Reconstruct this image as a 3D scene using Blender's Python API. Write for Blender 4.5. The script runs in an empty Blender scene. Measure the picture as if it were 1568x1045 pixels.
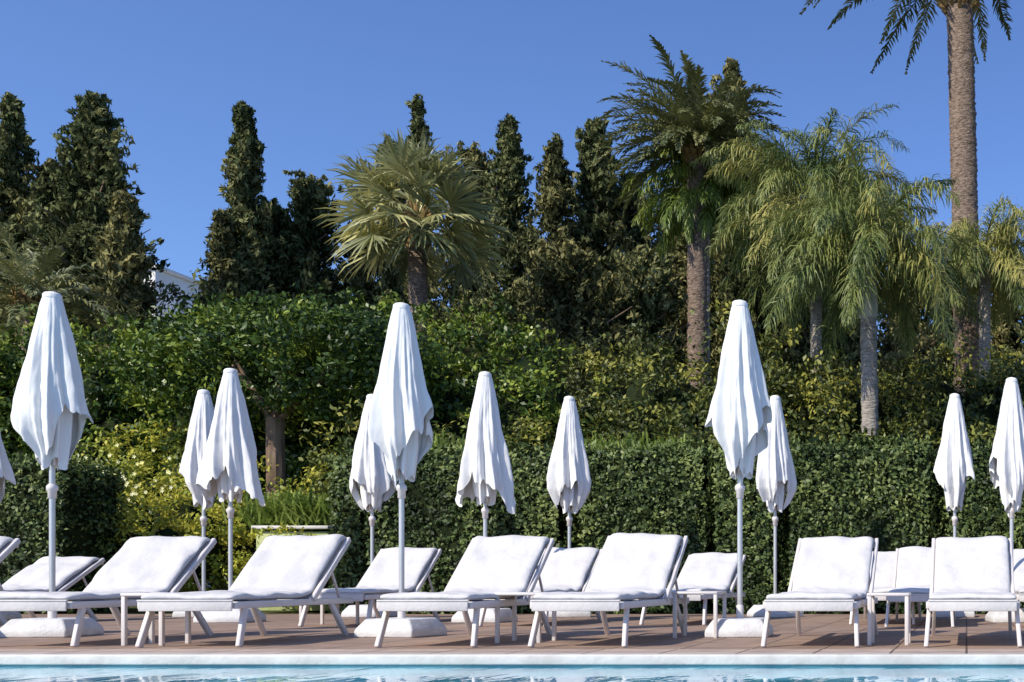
import bpy, bmesh, math, random
import numpy as np
from mathutils import Vector, Matrix, noise
random.seed(4); R=np.random.RandomState(7)
scene=bpy.context.scene
F=1700.0; CAMH=0.47
def X(px,d): return (px-1480.0)*d/F      # metres right of the camera axis
def Z(py,d): return CAMH+(887.0-py)*d/F  # metres above the deck

# ---------------------------------------------------------------- materials
def new_mat(name):
    m=bpy.data.materials.new(name); m.use_nodes=True
    nt=m.node_tree; nt.nodes.clear()
    out=nt.nodes.new('ShaderNodeOutputMaterial')
    return m,nt,out
def nd(nt,t,**kw):
    n=nt.nodes.new(t)
    for k,v in kw.items():
        if k in n.inputs: n.inputs[k].default_value=v
        else: setattr(n,k,v)
    return n
def c4(c): return (c[0],c[1],c[2],1)
def simple(name,col,rough=.5,col2=None,scale=8,bump=0,bscale=40,metal=0,spec=.5,stretch=(1,1,1),bdist=.02):
    m,nt,out=new_mat(name); L=nt.links.new
    p=nd(nt,'ShaderNodeBsdfPrincipled'); p.inputs['Roughness'].default_value=rough
    p.inputs['Metallic'].default_value=metal; p.inputs['Specular IOR Level'].default_value=spec
    tc=nd(nt,'ShaderNodeTexCoord'); mp=nd(nt,'ShaderNodeMapping'); mp.inputs['Scale'].default_value=stretch
    L(tc.outputs['Object'],mp.inputs[0])
    n=nd(nt,'ShaderNodeTexNoise'); n.inputs['Scale'].default_value=scale; n.inputs['Detail'].default_value=5
    L(mp.outputs[0],n.inputs['Vector'])
    r=nd(nt,'ShaderNodeValToRGB'); r.color_ramp.elements[0].position=.35; r.color_ramp.elements[1].position=.65
    r.color_ramp.elements[0].color=c4(col); r.color_ramp.elements[1].color=c4(col2 or col)
    L(n.outputs['Fac'],r.inputs[0]); L(r.outputs[0],p.inputs['Base Color'])
    if bump:
        n2=nd(nt,'ShaderNodeTexNoise'); n2.inputs['Scale'].default_value=bscale; n2.inputs['Detail'].default_value=4
        L(mp.outputs[0],n2.inputs['Vector'])
        b=nd(nt,'ShaderNodeBump'); b.inputs['Strength'].default_value=bump; b.inputs['Distance'].default_value=bdist
        L(n2.outputs['Fac'],b.inputs['Height']); L(b.outputs[0],p.inputs['Normal'])
    L(p.outputs[0],out.inputs[0]); return m
def leafmat(name,dark,mid,light,trans=.3,rough=.5,nscale=.5,spec=.4):
    m,nt,out=new_mat(name); L=nt.links.new
    a=nd(nt,'ShaderNodeAttribute'); a.attribute_name='tone'
    tc=nd(nt,'ShaderNodeTexCoord'); n=nd(nt,'ShaderNodeTexNoise'); n.inputs['Scale'].default_value=nscale; n.inputs['Detail'].default_value=1
    L(tc.outputs['Object'],n.inputs['Vector'])
    ma=nd(nt,'ShaderNodeMath',operation='MULTIPLY_ADD'); L(n.outputs['Fac'],ma.inputs[0]); ma.inputs[1].default_value=1.0; ma.inputs[2].default_value=-.5
    ad=nd(nt,'ShaderNodeMath',operation='ADD'); L(a.outputs['Fac'],ad.inputs[0]); L(ma.outputs[0],ad.inputs[1])
    r=nd(nt,'ShaderNodeValToRGB'); e=r.color_ramp.elements; e[0].position=.1; e[0].color=c4(dark); e[1].position=.95; e[1].color=c4(light)
    k=e.new(.5); k.color=c4(mid)
    L(ad.outputs[0],r.inputs[0])
    if spec>0:
        p=nd(nt,'ShaderNodeBsdfPrincipled'); p.inputs['Roughness'].default_value=rough; p.inputs['Specular IOR Level'].default_value=spec
    else: p=nd(nt,'ShaderNodeBsdfDiffuse')
    L(r.outputs[0],p.inputs[0])
    if trans>0:
        t=nd(nt,'ShaderNodeBsdfTranslucent'); mx=nd(nt,'ShaderNodeMixShader'); mx.inputs[0].default_value=trans
        L(r.outputs[0],t.inputs[0]); L(p.outputs[0],mx.inputs[1]); L(t.outputs[0],mx.inputs[2]); L(mx.outputs[0],out.inputs[0])
    else: L(p.outputs[0],out.inputs[0])
    return m

M={}
M['fabric']=simple('white_canvas',(.80,.79,.765),.85,(.74,.73,.71),3,.4,22,spec=.2,stretch=(1,1,.35),bdist=.014)
M['pad']=simple('white_cushion_fabric',(.66,.63,.605),.9,(.585,.565,.55),4,.6,13,spec=.15,bdist=.016)
M['frame']=simple('white_powder_coat',(.70,.65,.615),.4,(.66,.61,.575),6)
M['pole']=simple('umbrella_pole_aluminium',(.55,.55,.54),.35,(.62,.62,.61),5,metal=.4)
M['base']=simple('umbrella_base_concrete',(.70,.69,.67),.7,(.56,.55,.54),9,.3,40)
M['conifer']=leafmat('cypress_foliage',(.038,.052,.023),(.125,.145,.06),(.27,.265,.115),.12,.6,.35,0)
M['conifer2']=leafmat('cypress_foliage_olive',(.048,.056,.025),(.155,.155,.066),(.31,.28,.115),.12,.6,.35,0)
M['laurel']=leafmat('laurel_foliage',(.024,.05,.009),(.092,.155,.022),(.30,.36,.045),.2,.4,.45,.35)
M['mixed']=leafmat('garden_shrub_foliage',(.03,.044,.013),(.105,.13,.03),(.35,.33,.06),.15,.45,.4,.25)
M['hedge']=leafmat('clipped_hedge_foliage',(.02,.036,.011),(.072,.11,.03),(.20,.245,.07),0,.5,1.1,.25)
M['bright']=leafmat('sunlit_shrub_foliage',(.11,.15,.02),(.32,.38,.05),(.60,.55,.08),.35,.45,.9,.3)
M['grassy']=leafmat('spiky_plant_foliage',(.12,.18,.03),(.27,.36,.07),(.48,.54,.15),.35,.45,.9,.3)
M['date']=leafmat('date_palm_foliage',(.07,.088,.034),(.17,.19,.078),(.35,.34,.14),.12,.4,.5,.4)
M['fan']=leafmat('fan_palm_foliage',(.12,.14,.06),(.30,.31,.15),(.58,.53,.20),.2,.4,.5,.4)
M['queen']=leafmat('queen_palm_foliage',(.085,.12,.032),(.20,.24,.068),(.46,.41,.12),.25,.45,.6,.3)
M['fresh']=leafmat('fresh_palm_foliage',(.10,.15,.03),(.20,.265,.05),(.40,.44,.10),.3,.4,.6,.3)
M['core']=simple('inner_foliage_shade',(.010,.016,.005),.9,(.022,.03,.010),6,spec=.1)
M['bark']=simple('bark',(.14,.09,.06),.9,(.27,.19,.13),7,.8,14,stretch=(1,1,.3),spec=.2)
M['dbark']=simple('palm_bark',(.11,.08,.06),.9,(.31,.225,.17),9,1,16,stretch=(1,1,2.5),spec=.2,bdist=.05)
M['qbark']=simple('ringed_palm_bark',(.22,.185,.155),.9,(.44,.39,.33),8,.8,12,stretch=(1,1,4),spec=.2,bdist=.04)
M['boots']=simple('palm_leaf_boots',(.20,.12,.05),.9,(.42,.28,.11),9,.8,14,spec=.2)
M['shaft']=simple('palm_crownshaft',(.36,.36,.28),.6,(.55,.50,.36),5,.3,20,stretch=(1,1,.4))
M['petal']=simple('flower_petals',(.75,.74,.5),.6,(.8,.78,.3),3)
M['wall']=simple('rendered_wall',(.80,.77,.72),.85,(.72,.69,.64),1.5,.2,30)
M['win']=simple('window_glass',(.04,.05,.06),.1,(.05,.06,.07),3)
M['tile']=simple('pool_mosaic',(.25,.62,.70),.3,(.35,.7,.78),10)
M['coping']=simple('white_pool_coping',(.68,.65,.60),.6,(.56,.53,.48),6,.2,30)
M['ground']=simple('garden_soil_and_grass',(.07,.09,.03),.95,(.16,.14,.07),.6,.6,6,spec=.1)
M['ledge']=simple('planter_render',(.50,.52,.25),.8,(.36,.42,.16),3,.3,25)

# ---------------------------------------------------------------- mesh helpers
def link(o,parent=None):
    scene.collection.objects.link(o)
    if parent: o.parent=parent
    return o
def empty(name,loc=(0,0,0),rz=0):
    e=bpy.data.objects.new(name,None); e.location=loc; e.rotation_euler=(0,0,rz); e.empty_display_size=.2
    return link(e)
def mesh_np(name,V,faces_idx,mat,parent=None,tone=None,smooth=False,loc=None):
    me=bpy.data.meshes.new(name); V=np.asarray(V,dtype=np.float32); f=np.asarray(faces_idx,dtype=np.int32)
    me.vertices.add(len(V)); me.vertices.foreach_set('co',V.ravel())
    me.loops.add(f.size); me.loops.foreach_set('vertex_index',f.ravel())
    k=f.shape[1]; me.polygons.add(len(f)); me.polygons.foreach_set('loop_start',np.arange(0,f.size,k,dtype=np.int32))
    me.update(calc_edges=True)
    if smooth: me.polygons.foreach_set('use_smooth',np.ones(len(f),dtype=bool))
    if tone is not None:
        a=me.attributes.new('tone','FLOAT','FACE'); a.data.foreach_set('value',np.asarray(tone,dtype=np.float32))
    me.materials.append(mat); o=bpy.data.objects.new(name,me)
    if loc is not None: o.location=loc
    return link(o,parent)
class Geo:
    def __init__(s): s.q=[]; s.t=[]
    def add(s,Q,t): s.q.append(Q); s.t.append(t)
    def build(s,name,mat,parent=None):
        Q=np.concatenate(s.q); t=np.concatenate(s.t); n=len(Q)
        return mesh_np(name,Q.reshape(-1,3),np.arange(n*4).reshape(n,4),mat,parent,t)
def unit(v): return v/(np.linalg.norm(v,axis=-1,keepdims=True)+1e-9)
def leaves(g,c,d,n,L,W,tone,fold=.2):
    d=unit(d); s=unit(np.cross(n,d)); n=np.cross(d,s)
    L=L[:,None]; W=W[:,None]
    Q=np.stack([c-d*L*.5,c+s*W*.5+n*W*fold,c+d*L*.5,c-s*W*.5+n*W*fold],1)
    g.add(Q,tone)
def rsph(n): return unit(R.normal(size=(n,3)))
def clusters(g,C,out,cr,per,L,W,ctone,flat=.8,updir=.3,tj=.16,align=.5):
    k=len(C); idx=np.repeat(np.arange(k),per)
    n=len(idx); off=rsph(n)*(R.rand(n,1)**.45)
    off[:,2]*=flat
    cc=np.asarray(cr)
    p=C[idx]+off*(cc[idx][:,None] if cc.ndim else cc)
    nrm=unit(off*.7+out[idx]*.7+R.normal(size=(n,3))*.5+np.array([0,0,updir]))
    d=unit(np.cross(nrm,R.normal(size=(n,3)))+out[idx]*align+np.array([0,0,.2]))
    t=ctone[idx]+R.normal(size=n)*tj
    leaves(g,p,d,nrm,L*(.6+.8*R.rand(n)),W*(.6+.8*R.rand(n)),t)
def lathe(name,rings,mat,parent=None,seg=20,jit=0,smooth=True):
    V=[];f=[]
    for i,(x,y,z,r) in enumerate(rings):
        for j in range(seg):
            a=2*math.pi*j/seg; rr=r*(1+random.uniform(-jit,jit))
            V.append((x+rr*math.cos(a),y+rr*math.sin(a),z))
    for i in range(len(rings)-1):
        for j in range(seg):
            a=i*seg+j;b=i*seg+(j+1)%seg; f.append((a,b,b+seg,a+seg))
    return mesh_np(name,V,f,mat,parent,smooth=smooth)
def boxmesh(name,boxes,mat,parent=None,bevel=.005,segs=2):
    V=[];f=[]
    for b in boxes:
        cx,cy,cz,sx,sy,sz=b[:6]; mt=b[6] if len(b)>6 else None; k=len(V)
        for dz in(-1,1):
            for dy in(-1,1):
                for dx in(-1,1):
                    v=Vector((dx*sx/2,dy*sy/2,dz*sz/2))
                    if mt: v=mt@v
                    V.append((v.x+cx,v.y+cy,v.z+cz))
        for q in((0,2,3,1),(4,5,7,6),(0,1,5,4),(2,6,7,3),(0,4,6,2),(1,3,7,5)): f.append(tuple(k+i for i in q))
    o=mesh_np(name,V,f,mat,parent)
    if bevel:
        m=o.modifiers.new('bevel','BEVEL'); m.width=bevel; m.segments=segs
    return o
def bar(p,q,w,t):
    p=Vector(p);q=Vector(q);d=q-p
    z=d.normalized(); x=Vector((1,0,0)); 
    if abs(z.x)>.9: x=Vector((0,1,0))
    y=z.cross(x).normalized(); x=y.cross(z)
    m=Matrix((x,y,z)).transposed(); c=(p+q)/2
    return (c.x,c.y,c.z,w,t,d.length,m)
def tube(g,p,q,r0,r1,seg=6):
    p=np.array(p);q=np.array(q);d=unit(q-p);a=unit(np.cross(d,[.3,.2,.9]));b=np.cross(d,a)
    th=np.arange(seg+1)*2*math.pi/seg; c=np.cos(th)[:,None]*a+np.sin(th)[:,None]*b
    A=p+c*r0;B=q+c*r1
    Q=np.stack([A[:-1],A[1:],B[1:],B[:-1]],1); g.add(Q,np.full(seg,.5))

# ---------------------------------------------------------------- ground, deck, pool
PX0,PX1,PY0,PY1=-32,9,-7,6.80
def ring(name,o,i,z,mat):
    (a,b,c,d),(e,f,g,h)=o,i
    V=[(a,c,z),(b,c,z),(b,d,z),(a,d,z),(e,g,z),(f,g,z),(f,h,z),(e,h,z)]
    return mesh_np(name,V,[(0,1,5,4),(1,2,6,5),(2,3,7,6),(3,0,4,7)],mat)
ring('ground',(-700,700,-700,700),(PX0-.5,PX1+.5,PY0-.5,PY1+.5),-.03,M['ground'])
def paving(name,ca,cb,bw,loc):
    m,nt,out=new_mat(name); Lk=nt.links.new
    tc=nd(nt,'ShaderNodeTexCoord'); mp=nd(nt,'ShaderNodeMapping'); mp.inputs['Location'].default_value=loc; br=nd(nt,'ShaderNodeTexBrick'); br.offset=0
    br.inputs['Scale'].default_value=1; br.inputs['Brick Width'].default_value=bw; br.inputs['Row Height'].default_value=bw
    br.inputs['Mortar Size'].default_value=.008; br.inputs['Color1'].default_value=c4(ca); br.inputs['Color2'].default_value=c4(cb); br.inputs['Mortar'].default_value=(.10,.07,.05,1)
    n1=nd(nt,'ShaderNodeTexNoise'); n1.inputs['Scale'].default_value=5; n1.inputs['Detail'].default_value=8
    mr=nd(nt,'ShaderNodeMapRange'); mr.inputs[3].default_value=.55; mr.inputs[4].default_value=1.4
    mm=nd(nt,'ShaderNodeMix',data_type='RGBA',blend_type='MULTIPLY'); mm.inputs[0].default_value=1
    p=nd(nt,'ShaderNodeBsdfPrincipled'); p.inputs['Roughness'].default_value=.75
    bp=nd(nt,'ShaderNodeBump'); bp.inputs['Strength'].default_value=.3; bp.inputs['Distance'].default_value=.01
    Lk(tc.outputs['Object'],mp.inputs[0]); Lk(mp.outputs[0],br.inputs[0]); Lk(tc.outputs['Object'],n1.inputs[0]); Lk(n1.outputs[0],mr.inputs[0])
    Lk(br.outputs[0],mm.inputs[6]); Lk(mr.outputs[0],mm.inputs[7]); Lk(mm.outputs[2],p.inputs[0]); Lk(n1.outputs[0],bp.inputs['Height']); Lk(bp.outputs[0],p.inputs['Normal']); Lk(p.outputs[0],out.inputs[0])
    return m
ring('pool_deck',(-40,14,-12,14.9),(PX0-.10,PX1+.10,PY0-.10,PY1+.10),0,paving('travertine_shaded',(.35,.235,.17),(.27,.18,.13),.48,(0,0,0)))  # same stone as the edge row, shade under the loungers painted in darker
ring('pool_edge_paving',(PX0-.55,PX1+.55,PY0-.55,PY1+.57),(PX0-.10,PX1+.10,PY0-.10,PY1+.10),.004,paving('travertine_sunlit',(.50,.39,.31),(.43,.33,.26),.48,(0,.06,0)))  # sunlit strip painted as a paler copy of the deck stone
pool=empty('swimming_pool')
boxmesh('coping_far',[((PX0+PX1)/2,PY1+.05,-.026,PX1-PX0+.2,.10,.066)],M['coping'],pool,.012,3)
boxmesh('coping_near',[((PX0+PX1)/2,PY0-.05,-.026,PX1-PX0+.2,.10,.066)],M['coping'],pool,.012,3)
boxmesh('coping_sides',[(PX0-.05,(PY0+PY1)/2,-.026,.10,PY1-PY0-.02,.066),(PX1+.05,(PY0+PY1)/2,-.026,.10,PY1-PY0-.02,.066)],M['coping'],pool,.012,3)
V=[(PX0,PY0,-.06),(PX1,PY0,-.06),(PX1,PY1+.02,-.06),(PX0,PY1+.02,-.06)]; V+= [(a,b,-1.5) for a,b,c in V]
mesh_np('basin',V,[(0,1,5,4),(1,2,6,5),(2,3,7,6),(3,0,4,7),(4,5,6,7)],M['tile'],pool)
m,nt,out=new_mat('pool_water'); Lk=nt.links.new
tc=nd(nt,'ShaderNodeTexCoord'); mp=nd(nt,'ShaderNodeMapping'); mp.inputs['Scale'].default_value=(1.8,.6,1)
n1=nd(nt,'ShaderNodeTexNoise'); n1.inputs['Scale'].default_value=2.4; n1.inputs['Detail'].default_value=3; n1.inputs['Distortion'].default_value=.6
bp=nd(nt,'ShaderNodeBump'); bp.inputs['Strength'].default_value=.26; bp.inputs['Distance'].default_value=.03
Lk(tc.outputs['Object'],mp.inputs[0]); Lk(mp.outputs[0],n1.inputs[0]); Lk(n1.outputs[0],bp.inputs['Height'])
n2=nd(nt,'ShaderNodeTexNoise'); n2.inputs['Scale'].default_value=1.6; n2.inputs['Detail'].default_value=3; Lk(tc.outputs['Object'],n2.inputs[0])
r=nd(nt,'ShaderNodeValToRGB'); r.color_ramp.elements[0].position=.42; r.color_ramp.elements[1].position=.62; r.color_ramp.elements[0].color=(.03,.24,.36,1); r.color_ramp.elements[1].color=(.16,.50,.62,1)
Lk(n2.outputs[0],r.inputs[0])
p=nd(nt,'ShaderNodeBsdfPrincipled'); p.inputs['Roughness'].default_value=.02; p.inputs['IOR'].default_value=1.33; Lk(r.outputs[0],p.inputs['Base Color'])
Lk(bp.outputs[0],p.inputs['Normal']); Lk(p.outputs[0],out.inputs[0])
mesh_np('pool_water',[(PX0,PY0,-.065),(PX1,PY0,-.065),(PX1,PY1+.01,-.065),(PX0,PY1+.01,-.065)],[(0,1,2,3)],m)

# ---------------------------------------------------------------- sun loungers
def sweep(path,w,t,parent,name,mat,nx=14,amp=.006,seed=0):
    pts=[];
    for a,b in zip(path[:-1],path[1:]):
        k=max(1,int(math.hypot(b[0]-a[0],b[1]-a[1])/.04))
        for i in range(k): pts.append((a[0]+(b[0]-a[0])*i/k,a[1]+(b[1]-a[1])*i/k))
    pts.append(path[-1]); n=len(pts)
    P=np.array(pts)
    for _ in range(2): P[1:-1]=(P[:-2]+2*P[1:-1]+P[2:])/4
    T=np.gradient(P,axis=0); T/=np.linalg.norm(T,axis=1)[:,None]; N=np.stack([-T[:,1],T[:,0]],1)
    sec=[]
    for i in range(nx+1): sec.append((-w/2+w*i/nx,t/2))
    for i in range(nx,-1,-1): sec.append((-w/2+w*i/nx,-t/2))
    sec=[(x, z*(1 if abs(x)<w/2-1e-6 else .6)) for x,z in sec]
    V=[]
    arc=np.concatenate([[0],np.cumsum(np.hypot(*(np.diff(P,axis=0).T)))])
    seams=[.98,arc[-1]-.30]
    for i in range(n):
        e=1 if 0<i<n-1 else .6
        sm=sum(math.exp(-((arc[i]-s)/.03)**2) for s in seams)
        for x,z in sec:
            nz=noise.noise(Vector((x*5+seed,P[i][0]*5,P[i][1]*5+(1 if z>0 else 9))))
            nw=noise.noise(Vector((x*14+seed,P[i][0]*7,P[i][1]*7)))
            h=z*e+ (nz*amp*3.2+nw*.009-sm*.016 if z>0 else nz*amp)
            V.append((x*(1-.012*sm)+nz*.008,P[i][0]+N[i][0]*h,P[i][1]+N[i][1]*h))
    s=len(sec); f=[]
    for i in range(n-1):
        for j in range(s):
            a=i*s+j;b=i*s+(j+1)%s; f.append((a,a+s,b+s,b))
    for base in(0,(n-1)*s):
        for j in range(nx):
            q=(base+j,base+j+1,base+s-2-j,base+s-1-j); f.append(q if base==0 else q[::-1])
    o=mesh_np(name,V,f,mat,parent,smooth=True)
    o.modifiers.new('sub','SUBSURF').levels=1; o.modifiers['sub'].render_levels=1
    return o
def lounger(px,d,yaw=0,back=1.0,seed=0):
    e=empty('sun_lounger',(X(px,d),d,0),math.radians(yaw))
    by=1.08; ang=math.radians(37*back); L=.77
    ty=by+L*math.cos(ang); tz=.325+L*math.sin(ang)
    fr=[]
    for s in(-1,1):
        fr.append(bar((s*.305,.0,.29),(s*.305,1.80,.29),.035,.05))
        fr.append(bar((s*.303,.13,.275),(s*.322,.02,.0),.03,.05))
        fr.append(bar((s*.303,1.42,.275),(s*.322,1.66,.0),.03,.05))
        fr.append(bar((s*.320,by,.31),(s*.320,ty+.03,tz+.01),.03,.045))
        fr.append(bar((s*.270,by+.50*math.cos(ang),.31+.5*math.sin(ang)-.03),(s*.270,1.66,.30),.02,.02))
    fr.append(bar((-.29,.012,.285),(.29,.012,.285),.045,.03))
    fr.append(bar((-.29,1.785,.29),(.29,1.785,.29),.045,.03))
    fr.append(bar((-.29,1.3,.28),(.29,1.3,.28),.03,.03))
    fr.append(bar((-.305,ty,tz-.012),(.305,ty,tz-.012),.03,.035))
    boxmesh('frame',fr,M['frame'],e,.006)
    boxmesh('sling',[bar((0,.03,.30),(0,by,.30),.575,.012),bar((0,by+.01,.315),(0,ty-.01,tz-.015),.575,.012)],M['frame'],e,.002)
    ca,sa=math.cos(ang),math.sin(ang)
    path=[(-.012,.345),(by-.12,.345),(by+.06,.372)]
    for u in(.25,.5,.75,1.0): path.append((by+L*u*ca-sa*.042, .325+L*u*sa+ca*.042))
    path.append((by+(L+.04)*ca, .325+(L+.04)*sa+.0))
    path.append((by+(L+.03)*ca+.05, .325+(L-.05)*sa-.03))
    sweep(path,.605,.052,e,'cushion',M['pad'],seed=seed)
    boxmesh('foot_skirt',[(0,-.022,.285,.60,.012,.07),(0,-.024,.322,.615,.018,.014)],M['pad'],e,.005)
    return e
for i,(px,yaw,b) in enumerate([(-330,7,1),(33,6,1),(287,6,1.02),(650,3,1),(883,0,1.05),(1240,0,1),(1490,0,1),(1790,0,1)]):
    lounger(px,7.6,yaw,b,i*3.1)
def l2(hpx,d=10.9,yaw=0,b=.95,s=0):
    xh=X(hpx,d+1.75); th=math.radians(yaw); xf=xh+math.sin(th)*1.75
    lounger(1480+xf*F/d,d,yaw,b,s)
l2(-70,10.9,3,.95,50);l2(110,10.9,4,.75,51); l2(632,10.9,3,1.0,52); l2(880,10.9,0,1.0,53); l2(1098,11.2,-2,.85,54); l2(1368,11.3,0,.9,55); l2(1418,10.7,0,1,56); l2(1590,10.8,0,.95,57)
def side_table(px,d,w=.36):
    e=empty('side_table',(X(px,d),d,0)); h=.36
    b=[(0,0,h,w,w,.022)]
    for sx in(-1,1):
        for sy in(-1,1): b.append(bar((sx*(w/2-.018),sy*(w/2-.018),h-.011),(sx*(w/2-.018),sy*(w/2-.018),0),.028,.028))
    boxmesh('tabletop',b[:1],M['frame'],e,.006); boxmesh('legs',b[1:],M['frame'],e,.004)
side_table(240,7.95,.30); side_table(806,8.3,.34); side_table(1362,8.0,.30); side_table(1072,9.0,.36); side_table(505,11.3,.4)
# ---------------------------------------------------------------- umbrellas
def umbrella(px,d,top=2.72,kind='A',seed=0,rot=0):
    rs=random.Random(seed); e=empty('closed_patio_umbrella',(X(px,d),d,0),math.radians(rot))
    NT=180; NV=60; V=[]; f=[]
    ph=[rs.uniform(0,6.28) for _ in range(8)]
    prA=[(0,.04),(.012,.062),(.05,.078),(.30,.160),(.55,.238),(.70,.278),(.78,.272),(.9,.19),(1.0,.12)]
    prB=[(0,.04),(.012,.062),(.05,.078),(.30,.160),(.6,.245),(.85,.31),(1.0,.35)]
    pr=prA if kind!='B' else prB
    def rad(s):
        for (a,b),(c,dd) in zip(pr[:-1],pr[1:]):
            if s<=c: 
                t=(s-a)/(c-a); return b+(dd-b)*t
        return pr[-1][1]
    H=1.47
    for j in range(NV):
        v=j/(NV-1)
        for i in range(NT):
            th=2*math.pi*i/NT
            if kind=='A': hem=.03+.34*abs(math.cos(th+.15*math.sin(ph[0])))**1.3
            elif kind=='B': hem=.02+.20*abs(math.sin(th))**1.5
            else: hem=.05+.22*abs(math.cos(th*1.5+ph[1]))
            hem+=.035*math.sin(5*th+ph[2])+.03*math.sin(9*th+ph[3])+.012*math.sin(23*th+ph[4])
            s=v*(1-hem); r=rad(s)
            tw=.5*s
            c1=(.5-.5*math.cos(8*th+ph[5]+tw))**.6; c2=(.5-.5*math.cos(13*th+ph[6]-2*tw+1.5*math.sin(s*5)))**.8; c3=.5-.5*math.cos(27*th+ph[7]+3*math.sin(4*s))
            k=min(1,s*3)
            g=1-k*((.07+.20*s)*c1+(.05+.12*s)*c2+.035*c3)
            g*=1+.06*noise.noise(Vector((math.cos(th)*2,math.sin(th)*2,s*6+seed)))+.03*noise.noise(Vector((math.cos(th)*6,math.sin(th)*6,s*14+seed)))
            flat=1.0+.12*math.cos(2*th)*s
            V.append((r*g*flat*math.cos(th),r*g*flat*math.sin(th)*.95,top-s*H))
    for j in range(NV-1):
        for i in range(NT):
            a=j*NT+i;b=j*NT+(i+1)%NT; f.append((a,a+NT,b+NT,b))
    mesh_np('canopy',V,f,M['fabric'],e,smooth=True)
    rr=[(0,0,top-.3,.04)]+[(0,0,top-.3-(H-.35)*t,.04+.07*math.sin(t*2.6)) for t in(.2,.4,.6,.8,.97)]
    V2=[];f2=[];NS=48
    for k,(x,y,z,r) in enumerate(rr):
        for i in range(NS):
            a=2*math.pi*i/NS; q=r*(1+.3*math.cos(7*a+ph[1])); V2.append((q*math.cos(a),q*math.sin(a),z+(.05*math.sin(4*a+ph[2]) if k==5 else 0)))
    for k in range(5):
        for i in range(NS):
            a=k*NS+i;b=k*NS+(i+1)%NS; f2.append((a,a+NS,b+NS,b))
    mesh_np('inner_folds',V2,f2,M['fabric'],e,smooth=True)
    ribs=[bar((.02*math.cos(a),.02*math.sin(a),top-.1),(.06*math.cos(a),.06*math.sin(a),top-1.40),.012,.018) for a in [k*math.pi/4 for k in range(8)]]
    boxmesh('ribs',ribs,M['frame'],e,0)
    lathe('finial',[(0,0,top-.03,.066),(0,0,top,.064),(0,0,top+.016,.05),(0,0,top+.026,.02),(0,0,top+.028,.001)],M['fabric'],e,16)
    lathe('pole',[(0,0,.10,.021),(0,0,1.0,.021),(0,0,top-.05,.019)],M['pole'],e,14)
    lathe('slider_hub',[(0,0,1.13,.022),(0,0,1.135,.03),(0,0,1.19,.03),(0,0,1.2,.04),(0,0,1.23,.04),(0,0,1.25,.024)],M['frame'],e,16)
    w0,w1,h=.25,.19,.15
    VB=[(-w0,-w0,0),(w0,-w0,0),(w0,w0,0),(-w0,w0,0),(-w0,-w0,.06),(w0,-w0,.06),(w0,w0,.06),(-w0,w0,.06),(-w1,-w1,h),(w1,-w1,h),(w1,w1,h),(-w1,w1,h)]
    FB=[(0,3,2,1),(8,9,10,11)]
    for b0 in(0,4):
        for q in range(4): FB.append((b0+q,b0+(q+1)%4,b0+4+(q+1)%4,b0+4+q))
    o=mesh_np('base',VB,FB,M['base'],e); mo=o.modifiers.new('b','BEVEL'); mo.width=.015; mo.segments=3
    lathe('base_tube',[(0,0,h-.01,.03),(0,0,h+.10,.03),(0,0,h+.11,.022)],M['frame'],e,14)
umbrella(80,9.1,Z(452,9.1),'A',1,8); umbrella(615,9.1,Z(469,9.1),'A',2,-6); umbrella(1133,9.1,Z(465,9.1),'A',3,5)
umbrella(353,12.1,Z(568,12.1),'B',4,6); umbrella(743,12.1,Z(573,12.1),'B',5,-4); umbrella(1549,12.1,Z(582,12.1),'A',6,10)
umbrella(-26,12.6,Z(600,12.6),'A',12,10)
umbrella(312,13.8,Z(600,13.8),'A',7,15); umbrella(570,13.8,Z(607,13.8),'C',8,0); umbrella(872,13.8,Z(610,13.8),'C',9,20); umbrella(1187,13.8,Z(609,13.8),'C',10,50); umbrella(1462,13.8,Z(606,13.8),'A',11,0)

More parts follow.
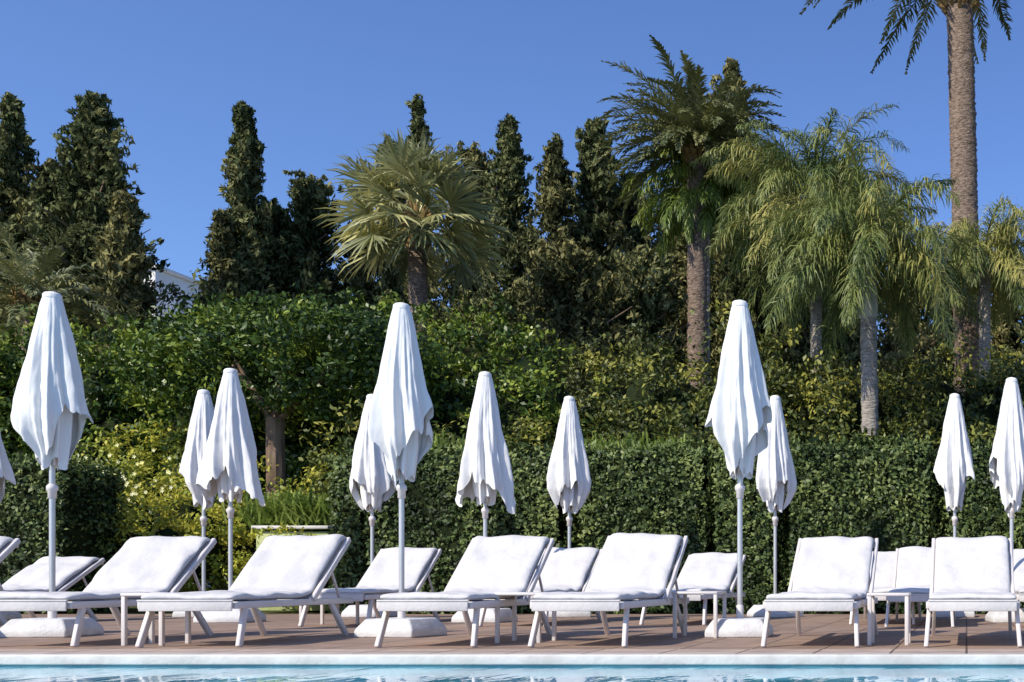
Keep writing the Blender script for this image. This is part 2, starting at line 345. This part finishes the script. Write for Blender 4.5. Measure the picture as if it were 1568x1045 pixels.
# ---------------------------------------------------------------- hedges
def hedge(x0,x1,y0,y1,h,mat='hedge',dens=1500,leaf=.066):
    e=empty('clipped_hedge')
    g=Geo()
    def surf(P,N):
        n=len(P)
        w=.05*np.sin(P[:,0]*2.3+1.7*P[:,2])+.04*np.sin(P[:,0]*5.1+P[:,2]*3+P[:,1]*5)+.02*np.sin(P[:,0]*13+P[:,2]*9)+.02*np.sin(P[:,0]*17-P[:,2]*21)
        P=P+N*(w+R.normal(size=n)*.035)[:,None]
        nrm=unit(N+R.normal(size=(n,3))*.6+np.array([0,0,.25])); d=np.cross(nrm,R.normal(size=(n,3)))
        sz=leaf*(.45+1.0*R.rand(n)**1.3)
        leaves(g,P,d,nrm,sz,sz*.55,.45+w*2.2+R.normal(size=n)*.22+.10*(P[:,2]/h-.5))  # tone lightens with height, imitating the lit top of the hedge
    W=x1-x0; D=y1-y0
    for (A,fn,N) in[(W*h,lambda u,v:(x0+W*u,y0+0*u,h*v),(0,-1,0)),(W*D,lambda u,v:(x0+W*u,y0+D*v,h+0*u),(0,0,1)),
                    (D*h,lambda u,v:(x0+0*u,y0+D*u,h*v),(-1,0,0)),(D*h,lambda u,v:(x1+0*u,y0+D*u,h*v),(1,0,0)),(W*h*.4,lambda u,v:(x0+W*u,y1+0*u,h*v),(0,1,0))]:
        n=int(A*dens); u=R.rand(n); v=R.rand(n); P=np.stack(fn(u,v),1)
        surf(P,np.tile(np.array(N,float),(n,1)))
    n=int(W*D*170); P=np.stack([x0+W*R.rand(n),y0+D*R.rand(n),h+.03+.12*R.rand(n)**2],1)
    leaves(g,P,np.stack([R.normal(size=n)*.4,R.normal(size=n)*.4,np.ones(n)],1),rsph(n),np.full(n,leaf*1.2),np.full(n,leaf*.5),.75+R.normal(size=n)*.2)
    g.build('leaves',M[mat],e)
    boxmesh('inner_shade_core',[((x0+x1)/2,(y0+y1)/2,h/2-.04,W-.16,D-.16,h-.08)],M['core'],e,.02)  # solid dark box behind the leaves, standing in for inner shade
d=15.2
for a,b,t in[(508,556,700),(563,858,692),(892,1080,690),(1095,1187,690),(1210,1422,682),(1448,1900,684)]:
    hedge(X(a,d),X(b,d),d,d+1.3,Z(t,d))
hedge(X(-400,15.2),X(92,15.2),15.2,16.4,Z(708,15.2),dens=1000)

# ---------------------------------------------------------------- shrub masses
def mass(name,blobs,mat,leaf,per=34,dens=3.2,cr=.34,tonej=.2,tbase=.45):
    e=empty(name); g=Geo(); cv=[];cf=[]
    for(x,y,z,rx,ry,rz,tb) in blobs:
        area=4*math.pi*((rx*ry)**1.6/3+(rx*rz)**1.6/3+(ry*rz)**1.6/3)**(1/1.6)
        k=max(12,int(area*dens)); o=rsph(k); o=o[(o[:,1]<.55)]; k=len(o)
        lump=1+.10*np.sin(o[:,0]*5+x)+.08*np.sin(o[:,2]*7+o[:,0]*4+y*3)+.12*R.normal(size=k)
        C=np.array([x,y,z])+o*np.array([rx,ry,rz])*lump[:,None]
        kp=C[:,2]>.1; C=C[kp]; o=o[kp]
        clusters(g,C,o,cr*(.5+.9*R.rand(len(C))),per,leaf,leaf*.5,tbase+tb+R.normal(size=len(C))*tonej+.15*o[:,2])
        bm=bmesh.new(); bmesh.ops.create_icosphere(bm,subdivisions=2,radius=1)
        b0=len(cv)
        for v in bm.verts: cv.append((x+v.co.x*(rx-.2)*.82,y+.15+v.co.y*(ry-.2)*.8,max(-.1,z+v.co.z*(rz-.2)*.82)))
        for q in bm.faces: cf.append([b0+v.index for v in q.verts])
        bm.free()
    g.build('leaves',M[mat],e); mesh_np('inner_shade_core',cv,cf,M['core'],e,smooth=True)  # solid dark blobs close the gaps between leaves, imitating inner shade
    return e
def row(pxs,d,tops,rx,ry,tb=0,jy=.8):
    B=[]
    for px,t in zip(pxs,tops):
        y=d+random.uniform(-jy,jy); h=Z(t,y); B.append((X(px,y),y,h*.5,rx*random.uniform(.85,1.2),ry,h*.5,tb+random.uniform(-.08,.08)))
        y2=y-.5; B.append((X(px+random.uniform(-30,30),y2),y2,h*random.uniform(.55,.78),rx*.7,ry*.9,h*random.uniform(.16,.24),tb+random.uniform(-.12,.12)))
    return B
pxs=list(range(-120,860,62)); tops=[500,490,505,512,520,522,530,515,498,492,500,495,488,490,482,496]
mass('laurel_shrubs',row(pxs,22,tops[:len(pxs)],1.15,1.1),'laurel',.115,per=46,dens=3.3,cr=.32,tonej=.24)
pxs=list(range(850,1720,66)); tops=[555,545,535,535,520,528,545,540,550,535,530,540,520,530,540]
mass('mixed_garden_shrubs',row(pxs,22.5,tops,1.1,1.1,-.02),'mixed',.115,per=46,dens=3.1,cr=.36,tonej=.26)
pxs=list(range(540,1720,58)); mass('lower_garden_shrubs',row(pxs,18.6,[random.uniform(628,672) for _ in pxs],.8,.7,-.05,.4),'mixed',.10,per=32,dens=4,cr=.26,tonej=.22)
B=[]
for px,py,dd,r in[(120,735,17.5,.8),(165,715,18.5,.8),(215,710,19,.85),(265,735,17.6,.7),(140,775,16.8,.55),(195,790,16.6,.5),(245,785,16.7,.55),(300,760,17.2,.5),(330,720,19,.7),(395,745,19,.6),(205,675,20,.8),(280,675,20,.8),(480,735,18.7,.6),(520,730,19.2,.6),(60,790,17.5,.8)]:
    z=Z(py,dd); B.append((X(px,dd),dd,z*.55,r,r*.8,z*.5,random.uniform(0,.3)))
mass('sunlit_garden_shrubs',B,'bright',.085,per=38,dens=7,cr=.2,tonej=.24)
mass('background_garden_shrubs',row([-60,20,100,330,400,470,530],20.8,[640,650,640,700,715,715,650],.9,.8,-.1,.3),'laurel',.11,dens=3.6,cr=.3)
def spiky(px,d,py0,n,L,mat='grassy'):
    e=empty('spiky_garden_plant'); g=Geo(); x=X(px,d); z=Z(py0,d)
    az=R.rand(n)*6.28; el=.5+R.rand(n)*1.0; Ls=L*(.6+.5*R.rand(n))
    D=np.stack([np.cos(az)*np.cos(el),np.sin(az)*np.cos(el),np.sin(el)],1); b=np.array([x,d,z])+R.normal(size=(n,3))*[.28,.12,.02]
    m_=b+D*Ls[:,None]*.6; t_=m_+(D*[1.2,1.2,.1]+np.array([0,0,-.05]))*Ls[:,None]*.4
    s=unit(np.cross(D,[0,0,1]))*.014
    g.add(np.stack([b-s,b+s,m_+s,m_-s],1),.5+R.normal(size=n)*.2); g.add(np.stack([m_-s,m_+s,t_+s*.1,t_-s*.1],1),.6+R.normal(size=n)*.2)
    g.build('blades',M[mat],e)
for a,b in[(425,800),(455,800),(480,802),(440,808)]: spiky(a,17.0,b,170,.75)
for a in(640,690,900,950,985,1030): spiky(a,17.4,700,60,.6)
pw=empty('planter_wall'); d=16.4; xa,xb=X(392,d),X(503,d); zt=Z(808,d)
boxmesh('wall',[((xa+xb)/2,d+.6,zt/2-.03,xb-xa,1.2,zt-.06)],M['ledge'],pw,.01); boxmesh('cap',[((xa+xb)/2,d+.58,zt,xb-xa+.06,1.3,.05)],M['coping'],pw,.01)
B=[]
for px in(395,425,455,485,505):
    dd=15.9; z=Z(822,dd); B.append((X(px,dd),dd,z*.5,.33,.3,z*.5,.1))
mass('low_border_plants',B,'bright',.07,per=34,dens=12,cr=.14,tonej=.2)
fl=empty('daisy_flowers'); g=Geo(); n=90
P=np.stack([X(205,17.6)+R.normal(size=n)*.55,17.1+R.normal(size=n)*.35,Z(738,17.6)+R.normal(size=n)*.28],1)
k=5
for i in range(k):
    a=2*math.pi*i/k; dd=np.tile([math.cos(a),-.3,math.sin(a)],(n,1)); leaves(g,P+dd*.018,dd,np.tile([0.,-1.,.3],(n,1)),np.full(n,.038),np.full(n,.018),np.ones(n))
g.build('petals',M['petal'],fl)

# ---------------------------------------------------------------- conifers
def conifer(px,py,hw,d,seed=0,mat='conifer',nb=260,point=1.0,nlead=3,low=.08):
    e=empty('cypress_tree'); x=X(px,d); H=Z(py,d); W=hw*d/F*1.30
    g=Geo(); tg=Geo(); rs=np.random.RandomState(seed*13+5)
    segs=8
    for i in range(segs):
        a,b=i/segs,(i+1)/segs
        tube(tg,(x,d,H*.96*a),(x,d,H*.96*b),.26*(1-a)+.03,.26*(1-b)+.03,8)
    LD=[(0,0,H,W,low)]
    for k in range(nlead):
        a=rs.rand()*6.28; rr=W*rs.uniform(.3,.62); LD.append((math.cos(a)*rr,math.sin(a)*rr*.8,H*rs.uniform(.55,.84),W*rs.uniform(.35,.55),.3))
    C=[];O=[];CR=[];T=[]
    for li,(ox,oy,h,w,lo) in enumerate(LD):
        n=int(nb*1.1) if li==0 else int(nb*.28)
        u=lo+(1-lo)*R.rand(n)**.9; 
        az=R.rand(n)*6.283
        lob=1+.16*np.sin(az*3+seed+u*7)+.22*np.sin(u*19+seed*2+az*2)
        prof=(np.minimum(1,(1-u)/.72)**point)*(.78+.22*np.minimum(1,(u+.1)/.35))
        Lb=w*prof*lob*(.55+.65*R.rand(n))+.10
        el=.25+.5*R.rand(n)+.5*(u>.8)
        m=6; t=np.linspace(.2,1,m); bt=R.normal(size=n)*.17
        for k in range(m):
            tt=t[k]; hr=Lb*tt; rise=np.minimum(Lb,1.6)*np.tan(el)*(tt**1.7)*.75
            p=np.stack([x+ox+np.cos(az)*hr,d+oy+np.sin(az)*hr,np.maximum(.2,h*u*.99+rise-np.minimum(Lb,1.5)*.45)],1)+R.normal(size=(n,3))*.06
            p[:,2]=np.minimum(p[:,2],h+.1)
            C.append(p); O.append(unit(np.stack([np.cos(az)*(1-.3*u),np.sin(az)*(1-.3*u),.7+.6*u],1))); CR.append((.42-.26*tt)*np.minimum(1,.4+Lb/1.6)); T.append(.22+.42*tt+bt)  # tone brightens toward branch tips, painting the tufts as lit
        if li==0:
            for i in range(0,n,3):
                tube(tg,(x,d,H*u[i]*.985-Lb[i]*.25),(x+math.cos(az[i])*Lb[i]*.85,d+math.sin(az[i])*Lb[i]*.85,H*u[i]*.985+Lb[i]*.25),.05,.012,4)
        k=10; tip=np.stack([x+ox+R.normal(size=k)*.05,d+oy+R.normal(size=k)*.05,h+np.linspace(-.9,.05,k)],1); C.append(tip); O.append(np.tile([0,0,1.],(k,1))); CR.append(np.linspace(.24,.10,k)); T.append(np.full(k,.5))
    C=np.concatenate(C);O=np.concatenate(O);CR=np.concatenate(CR);T=np.concatenate(T)
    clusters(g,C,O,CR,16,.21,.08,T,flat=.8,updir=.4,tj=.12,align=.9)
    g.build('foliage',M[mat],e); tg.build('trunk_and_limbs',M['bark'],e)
T=[(18,150,62,34,1,'conifer',260,.9),(-60,230,80,36,2,'conifer',260,.8),(145,148,104,33,3,'conifer',480,.8),(80,250,80,34,4,'conifer2',280,.7),
(190,300,46,31,5,'conifer2',240,.75),(374,163,62,34,6,'conifer',340,.85),(340,330,34,33,25,'conifer2',150,.7),(478,276,56,36,7,'conifer',300,.5),(420,310,60,35,26,'conifer',220,.6),(640,150,50,38,8,'conifer',190,1.1),(600,222,70,38,24,'conifer',260,.6),(555,330,60,37,9,'conifer2',200,.6),
(720,230,80,37,10,'conifer2',320,.6),(780,182,64,36,11,'conifer',300,.9),(850,212,64,34,12,'conifer2',280,.8),(912,186,76,35,13,'conifer',400,.75),(965,270,70,36,14,'conifer',280,.6),(880,390,100,29,15,'conifer2',420,.55),(990,400,74,30,21,'conifer',260,.5),(1045,290,60,36,27,'conifer2',280,.5),
(1120,98,70,36,16,'conifer2',420,.7),(1180,225,80,37,17,'conifer',300,.6),(1280,250,86,36,18,'conifer',300,.6),(1390,390,84,35,19,'conifer2',220,.5),(1540,350,50,38,20,'conifer2',180,.7),(1470,430,80,35,22,'conifer',220,.5),(1640,380,90,36,23,'conifer',220,.5)]
for t in T: conifer(*t)
B=[]
for px in list(range(-200,185,55))+list(range(330,1750,55)):
    y=42+random.uniform(-2,2); h=Z(random.uniform(440,490),y); B.append((X(px,y),y,h*.5,1.5,1.4,h*.52,-.15))
for px in(240,285): 
    y=44; h=Z(535,y); B.append((X(px,y),y,h*.5,1.5,1.4,h*.52,-.1))
mass('distant_trees',B,'conifer',.30,per=22,dens=1.3,cr=.6)

# ---------------------------------------------------------------- broadleaf tree in the left garden
bt=empty('laurel_tree'); tg=Geo(); x0=X(421,19.6); y0=19.6
tube(tg,(x0,y0,0),(x0+.03,y0,1.6),.19,.16,10); tube(tg,(x0+.03,y0,1.6),(x0,y0,Z(640,y0)),.16,.15,10)
zt=Z(640,y0)
for a in range(7):
    tube(tg,(x0,y0,zt-.1),(x0+math.cos(a)*1.0,y0+.3+math.sin(a)*.5,zt+1.0),.07,.02,6)
tg.build('trunk_and_limbs',M['bark'],bt)
g=Geo(); C=np.array([x0,y0+.2,zt+1.0])+rsph(460)*np.array([2.6,1.3,1.05])*(.75+.3*R.rand(460,1)); clusters(g,C,unit(C-np.array([x0,y0,zt+.9])),.3*np.ones(460),44,.11,.055,.38+R.normal(size=460)*.18)
g.build('foliage',M['laurel'],bt)

# ---------------------------------------------------------------- palms
def frond(g,o,az,el,L,droop,nl,LL,LW,vup=.25,hang=.5,tone=.5,rg=None,ang=.75,tw=0,plum=.12):
    K=26; t=np.linspace(0,1,K); pitch=np.maximum(el-droop*t**1.35,-1.5)
    ds=L/(K-1); hor=np.concatenate([[0],np.cumsum(np.cos(pitch[:-1])*ds)]); ver=np.concatenate([[0],np.cumsum(np.sin(pitch[:-1])*ds)])
    h=np.array([math.cos(az),math.sin(az),0]); P=np.array(o)+hor[:,None]*h+ver[:,None]*np.array([0,0,1])
    side0=np.array([-math.sin(az),math.cos(az),0])
    P=P+side0*(tw*t**2*L*.3)[:,None]
    Tn=np.cos(pitch)[:,None]*h+np.sin(pitch)[:,None]*np.array([0,0,1]); up=np.cross(side0,Tn)*-1
    up=np.where(up[:,2:3]<0,up*-1,up)
    w=np.linspace(.03,.006,K)[:,None]*side0
    rg.add(np.stack([P[:-1]-w[:-1],P[:-1]+w[:-1],P[1:]+w[1:],P[1:]-w[1:]],1),np.full(K-1,tone+.15))
    tt=np.linspace(.13,.995,nl)+R.normal(size=nl)*.004
    for sgn in(-1,1):
        B=np.stack([np.interp(tt,t,P[:,i]) for i in range(3)],1); TT=unit(np.stack([np.interp(tt,t,Tn[:,i]) for i in range(3)],1)); U=unit(np.stack([np.interp(tt,t,up[:,i]) for i in range(3)],1))
        prof=np.clip(np.sin(np.clip(tt*1.05,0,1)*math.pi)**.5*.85+.2,.25,1)*(1-.35*tt)
        ln=(LL*prof*(.8+.4*R.rand(nl)))[:,None]
        a=ang+R.normal(size=nl)*.13+ .35*tt
        d1=unit(side0*sgn*np.cos(a)[:,None]+TT*np.sin(a)[:,None]+U*(vup+plum*1.5*R.normal(size=(nl,1)))+R.normal(size=(nl,3))*plum)
        d2=unit(d1+np.array([0,0,-hang])); d3=unit(d1+np.array([0,0,-hang*2.4]))
        wv=unit(np.cross(d1,U+R.normal(size=(nl,3))*.25))*LW/2
        m1=B+d1*ln*.4; m2=m1+d2*ln*.33; m3=m2+d3*ln*.27
        tn=tone+R.normal(size=nl)*.12
        g.add(np.stack([B-wv*.6,B+wv*.6,m1+wv,m1-wv],1),tn); g.add(np.stack([m1-wv,m1+wv,m2+wv*.75,m2-wv*.75],1),tn); g.add(np.stack([m2-wv*.75,m2+wv*.75,m3+wv*.08,m3-wv*.08],1),tn+.08)
def trunk(name,e,pts,mat,ringh,amp,seg=22,jit=.05):
    rings=[]
    for (x,y,z,r),(x2,y2,z2,r2) in zip(pts[:-1],pts[1:]):
        k=max(2,int((z2-z)/ringh))
        for i in range(k):
            t=i/k; tt=(i+.72)/k
            rings.append((x+(x2-x)*t,y+(y2-y)*t,z+(z2-z)*t,(r+(r2-r)*t)*(1-amp)))
            rings.append((x+(x2-x)*tt,y+(y2-y)*tt,z+(z2-z)*tt,(r+(r2-r)*tt)*(1+amp)*random.uniform(.97,1.03)))
    x,y,z,r=pts[-1]; rings.append((x,y,z,r))
    return lathe(name,rings,mat,e,seg,jit,True)
def boots(e,x,y,z,r,h,n=60):
    b=[]
    for i in range(n):
        t=i/n; a=i*2.399; rr=r*(1+.25*math.sin(t*3.0)); p=(x+rr*.75*math.cos(a),y+rr*.75*math.sin(a),z-h*.5+h*t); q=(x+rr*1.35*math.cos(a),y+rr*1.35*math.sin(a),z-h*.5+h*t+.28)
        b.append(bar(p,q,.10,.04))
    boxmesh('leaf_bases',b,M['boots'],e,.01)
def feather_palm(name,px,cpy,d,L,n,mat,tr,elr=(-.3,1.4),droop=(1.0,1.9),nl=56,LL=.5,LW=.035,hang=.5,vup=.25,plum=.12,bark='dbark',basepx=None,ringh=.14,amp=.05,bt=True,tone=.5,bh=2.6):
    e=empty(name); x=X(px,d); zc=Z(cpy,d); bx=X(basepx if basepx else px,d)
    trunk('trunk',e,[(bx,d,-.05,tr*1.25),(bx+(x-bx)*.2,d,.6,tr*1.08),(bx+(x-bx)*.5,d,zc*.5,tr),(x,d,zc-.15,tr*.95)],M[bark],ringh,amp)
    if bt: boots(e,x,d,zc-.1,tr*1.1,tr*bh)
    g=Geo(); rg=Geo()
    for i in range(n):
        u=(i+.5)/n; az=i*2.39996+R.normal()*.15; el=elr[1]+(elr[0]-elr[1])*u**.8+R.normal()*.08
        dr=droop[0]+(droop[1]-droop[0])*R.rand(); 
        if el<.1: dr=dr*.6
        frond(g,(x+.08*math.cos(az),d+.08*math.sin(az),zc+.15*(1-u)),az,el,L*(.8+.32*R.rand()),dr,nl,LL,LW,vup,hang,tone+R.normal()*.14-(.12 if u>.85 else 0),rg,tw=R.normal()*.4,plum=plum)
    g.build('leaflets',M[mat],e); rg.build('leaf_stalks',M[mat],e)
    return e
feather_palm('date_palm_tree',1068,228,30,2.75,96,'date',.27,(-.3,1.38),(.9,1.7),62,.44,.042,.3,.35,ringh=.16,amp=.05)
feather_palm('date_palm_tree',1468,-66,28,5.0,84,'date',.34,(.22,1.5),(.9,1.25),80,.55,.045,.3,.3,basepx=1492,ringh=.13,amp=.035,bt=False)
boots(bpy.data.objects['date_palm_tree.001'],X(1468,28),28,Z(-8,28),.40,1.0,80)
Q=dict(nl=84,LL=.66,LW=.021,hang=.85,vup=.0,plum=.3,bark='qbark',ringh=.2,amp=.03,bt=False)
feather_palm('queen_palm_tree',1328,398,19,2.3,40,'queen',.145,(-.35,1.4),(1.2,2.3),basepx=1337,tone=.46,**Q)
e=bpy.data.objects['queen_palm_tree']; x=X(1328,19)
lathe('crownshaft',[(x,19,Z(490,19),.148),(x,19,Z(470,19),.18),(x,19,Z(440,19),.165),(x,19,Z(410,19),.12),(x,19,Z(385,19),.07)],M['shaft'],e,18,.04)
feather_palm('queen_palm_tree',1250,325,23,2.65,80,'queen',.12,(-1.0,1.5),(1.1,2.3),tone=.38,**Q)
feather_palm('queen_palm_tree',1508,400,26,2.2,36,'queen',.14,(-.5,1.3),(1.4,2.4),tone=.66,**Q)
feather_palm('queen_palm_tree',1080,305,31,2.5,50,'fresh',.13,(-.5,1.35),(1.5,2.6),nl=66,LL=.62,LW=.03,hang=1.0,vup=0,bark='qbark',bt=False,tone=.42,plum=.25)
feather_palm('date_palm_tree',50,470,24,1.9,34,'date',.2,(-.1,1.4),(.9,1.6),46,.4,.035,.4,.3,tone=.7)
def fan_palm(px,cpy,d,n,PL,FR):
    e=empty('fan_palm_tree'); x=X(px,d); zc=Z(cpy,d)
    trunk('trunk',e,[(x,d,-.05,.26),(x,d,zc*.5,.20),(x,d,zc-.1,.20)],M['dbark'],.12,.07)
    boots(e,x,d,zc-.3,.2,.9,50)
    g=Geo(); sg=Geo()
    for i in range(n):
        u=(i+.5)/n; az=i*2.39996+R.normal()*.2; el=1.45-2.1*u**.85+R.normal()*.12; L=PL*(.75+.5*R.rand()); fr=FR*(.8+.35*R.rand())
        D=np.array([math.cos(az)*math.cos(el),math.sin(az)*math.cos(el),math.sin(el)]); o=np.array([x,d,zc+.1])
        c=o+D*L+np.array([0,0,-.1*L*L*math.cos(el)]); s=np.array([-math.sin(az),math.cos(az),0]); tl=R.normal()*.5; nn0=np.cross(s,D); s=s*math.cos(tl)+nn0*math.sin(tl)
        D2=unit(D+np.array([0,0,-.15])); nn=unit(np.cross(s,D2)); s=np.cross(D2,nn)
        w=s*.022; sg.add(np.stack([o-w,o+w,c+w*.6,c-w*.6],0)[None],np.array([.75]))
        K=26; th=np.linspace(-1.75,1.75,K)+R.normal(size=K)*.03; ln=(fr*(.72+.28*np.cos(th*.9))*(.85+.3*R.rand(K)))[:,None]
        d1=unit(np.cos(th)[:,None]*D2+np.sin(th)[:,None]*s+nn*(.18*np.abs(np.sin(th))[:,None])+R.normal(size=(K,3))*.04)
        d2=unit(d1+np.array([0,0,-.12])+R.normal(size=(K,3))*.05); d3=unit(d1+np.array([0,0,-.55])+R.normal(size=(K,3))*.12)
        wv=unit(np.cross(d1,np.tile(nn,(K,1))+R.normal(size=(K,3))*.45))
        m1=c+d1*ln*.45; m2=m1+d2*ln*.33; m3=m2+d3*ln*.22; W1=fr*.034
        tn=np.full(K,.47+R.normal()*.14+(.30 if .6<u<.85 else 0)-(.12 if u>.9 else 0))+R.normal(size=K)*.08
        g.add(np.stack([c-wv*.008,c+wv*.008,m1+wv*W1,m1-wv*W1],1),tn); g.add(np.stack([m1-wv*W1,m1+wv*W1,m2+wv*W1*.55,m2-wv*W1*.55],1),tn); g.add(np.stack([m2-wv*W1*.55,m2+wv*W1*.55,m3+wv*.002,m3-wv*.002],1),tn+.1)
    g.build('fan_leaves',M['fan'],e); sg.build('leaf_stalks',M['fan'],e)
fan_palm(640,340,26,62,1.05,1.0)

# ---------------------------------------------------------------- villa seen through the trees
v=empty('villa')
def vb(a,b,t,dd,dep,name):
    xa,xb=X(a,dd),X(b,dd); h=Z(t,dd); boxmesh(name,[((xa+xb)/2,dd+dep/2,h/2,xb-xa,dep,h)],M['wall'],v,.02)
    boxmesh(name+'_parapet',[((xa+xb)/2,dd+dep/2,h+.10,xb-xa+.3,dep+.3,.18)],M['wall'],v,.03)
    w=[];k=max(1,int((xb-xa)/2.2))
    for i in range(k):
        for z in np.arange(h-2.2,1,-3.0): w.append((xa+(i+.5)*(xb-xa)/k,dd,z,.9,.08,1.3))
    boxmesh(name+'_windows',w,M['win'],v,0)
vb(175,238,412,50,6,'main_block'); vb(238.5,300,500,49,6,'side_wing')

# ---------------------------------------------------------------- light, sky, camera
SUN_AZ=math.radians(219); SUN_EL=math.radians(39)
w=bpy.data.worlds.new('World'); scene.world=w; w.use_nodes=True; nt=w.node_tree; nt.nodes.clear()
o=nt.nodes.new('ShaderNodeOutputWorld'); b=nt.nodes.new('ShaderNodeBackground'); s=nt.nodes.new('ShaderNodeTexSky')
s.sky_type='NISHITA'; s.sun_disc=False; s.sun_elevation=SUN_EL; s.sun_rotation=SUN_AZ; s.air_density=1.0; s.dust_density=.7; s.ozone_density=2.8; s.altitude=50
tn=nt.nodes.new('ShaderNodeMix'); tn.data_type='RGBA'; tn.blend_type='MULTIPLY'; tn.inputs[0].default_value=1; tn.inputs[7].default_value=(.78,.94,1.30,1)
b.inputs[1].default_value=.14; nt.links.new(s.outputs[0],tn.inputs[6]); nt.links.new(tn.outputs[2],b.inputs[0]); nt.links.new(b.outputs[0],o.inputs[0])
sl=bpy.data.lights.new('sun','SUN'); sl.energy=4.9; sl.angle=math.radians(.5); sl.color=(1,.93,.80)
so=bpy.data.objects.new('sun',sl); link(so)
dirv=Vector((math.sin(SUN_AZ)*math.cos(SUN_EL),math.cos(SUN_AZ)*math.cos(SUN_EL),math.sin(SUN_EL)))
so.rotation_euler=dirv.to_track_quat('Z','Y').to_euler(); so.location=dirv*50
cd=bpy.data.cameras.new('camera'); co=bpy.data.objects.new('camera',cd); link(co); scene.camera=co
co.location=(0,0,CAMH); co.rotation_euler=(math.radians(90),0,0)
cd.sensor_width=36; cd.lens=36*F/1568; cd.shift_x=-(1480-784)/1568; cd.shift_y=(887-522.5)/1568; cd.clip_end=2000; cd.clip_start=.05
scene.view_settings.view_transform='Standard'; scene.view_settings.look='None'; scene.view_settings.exposure=0
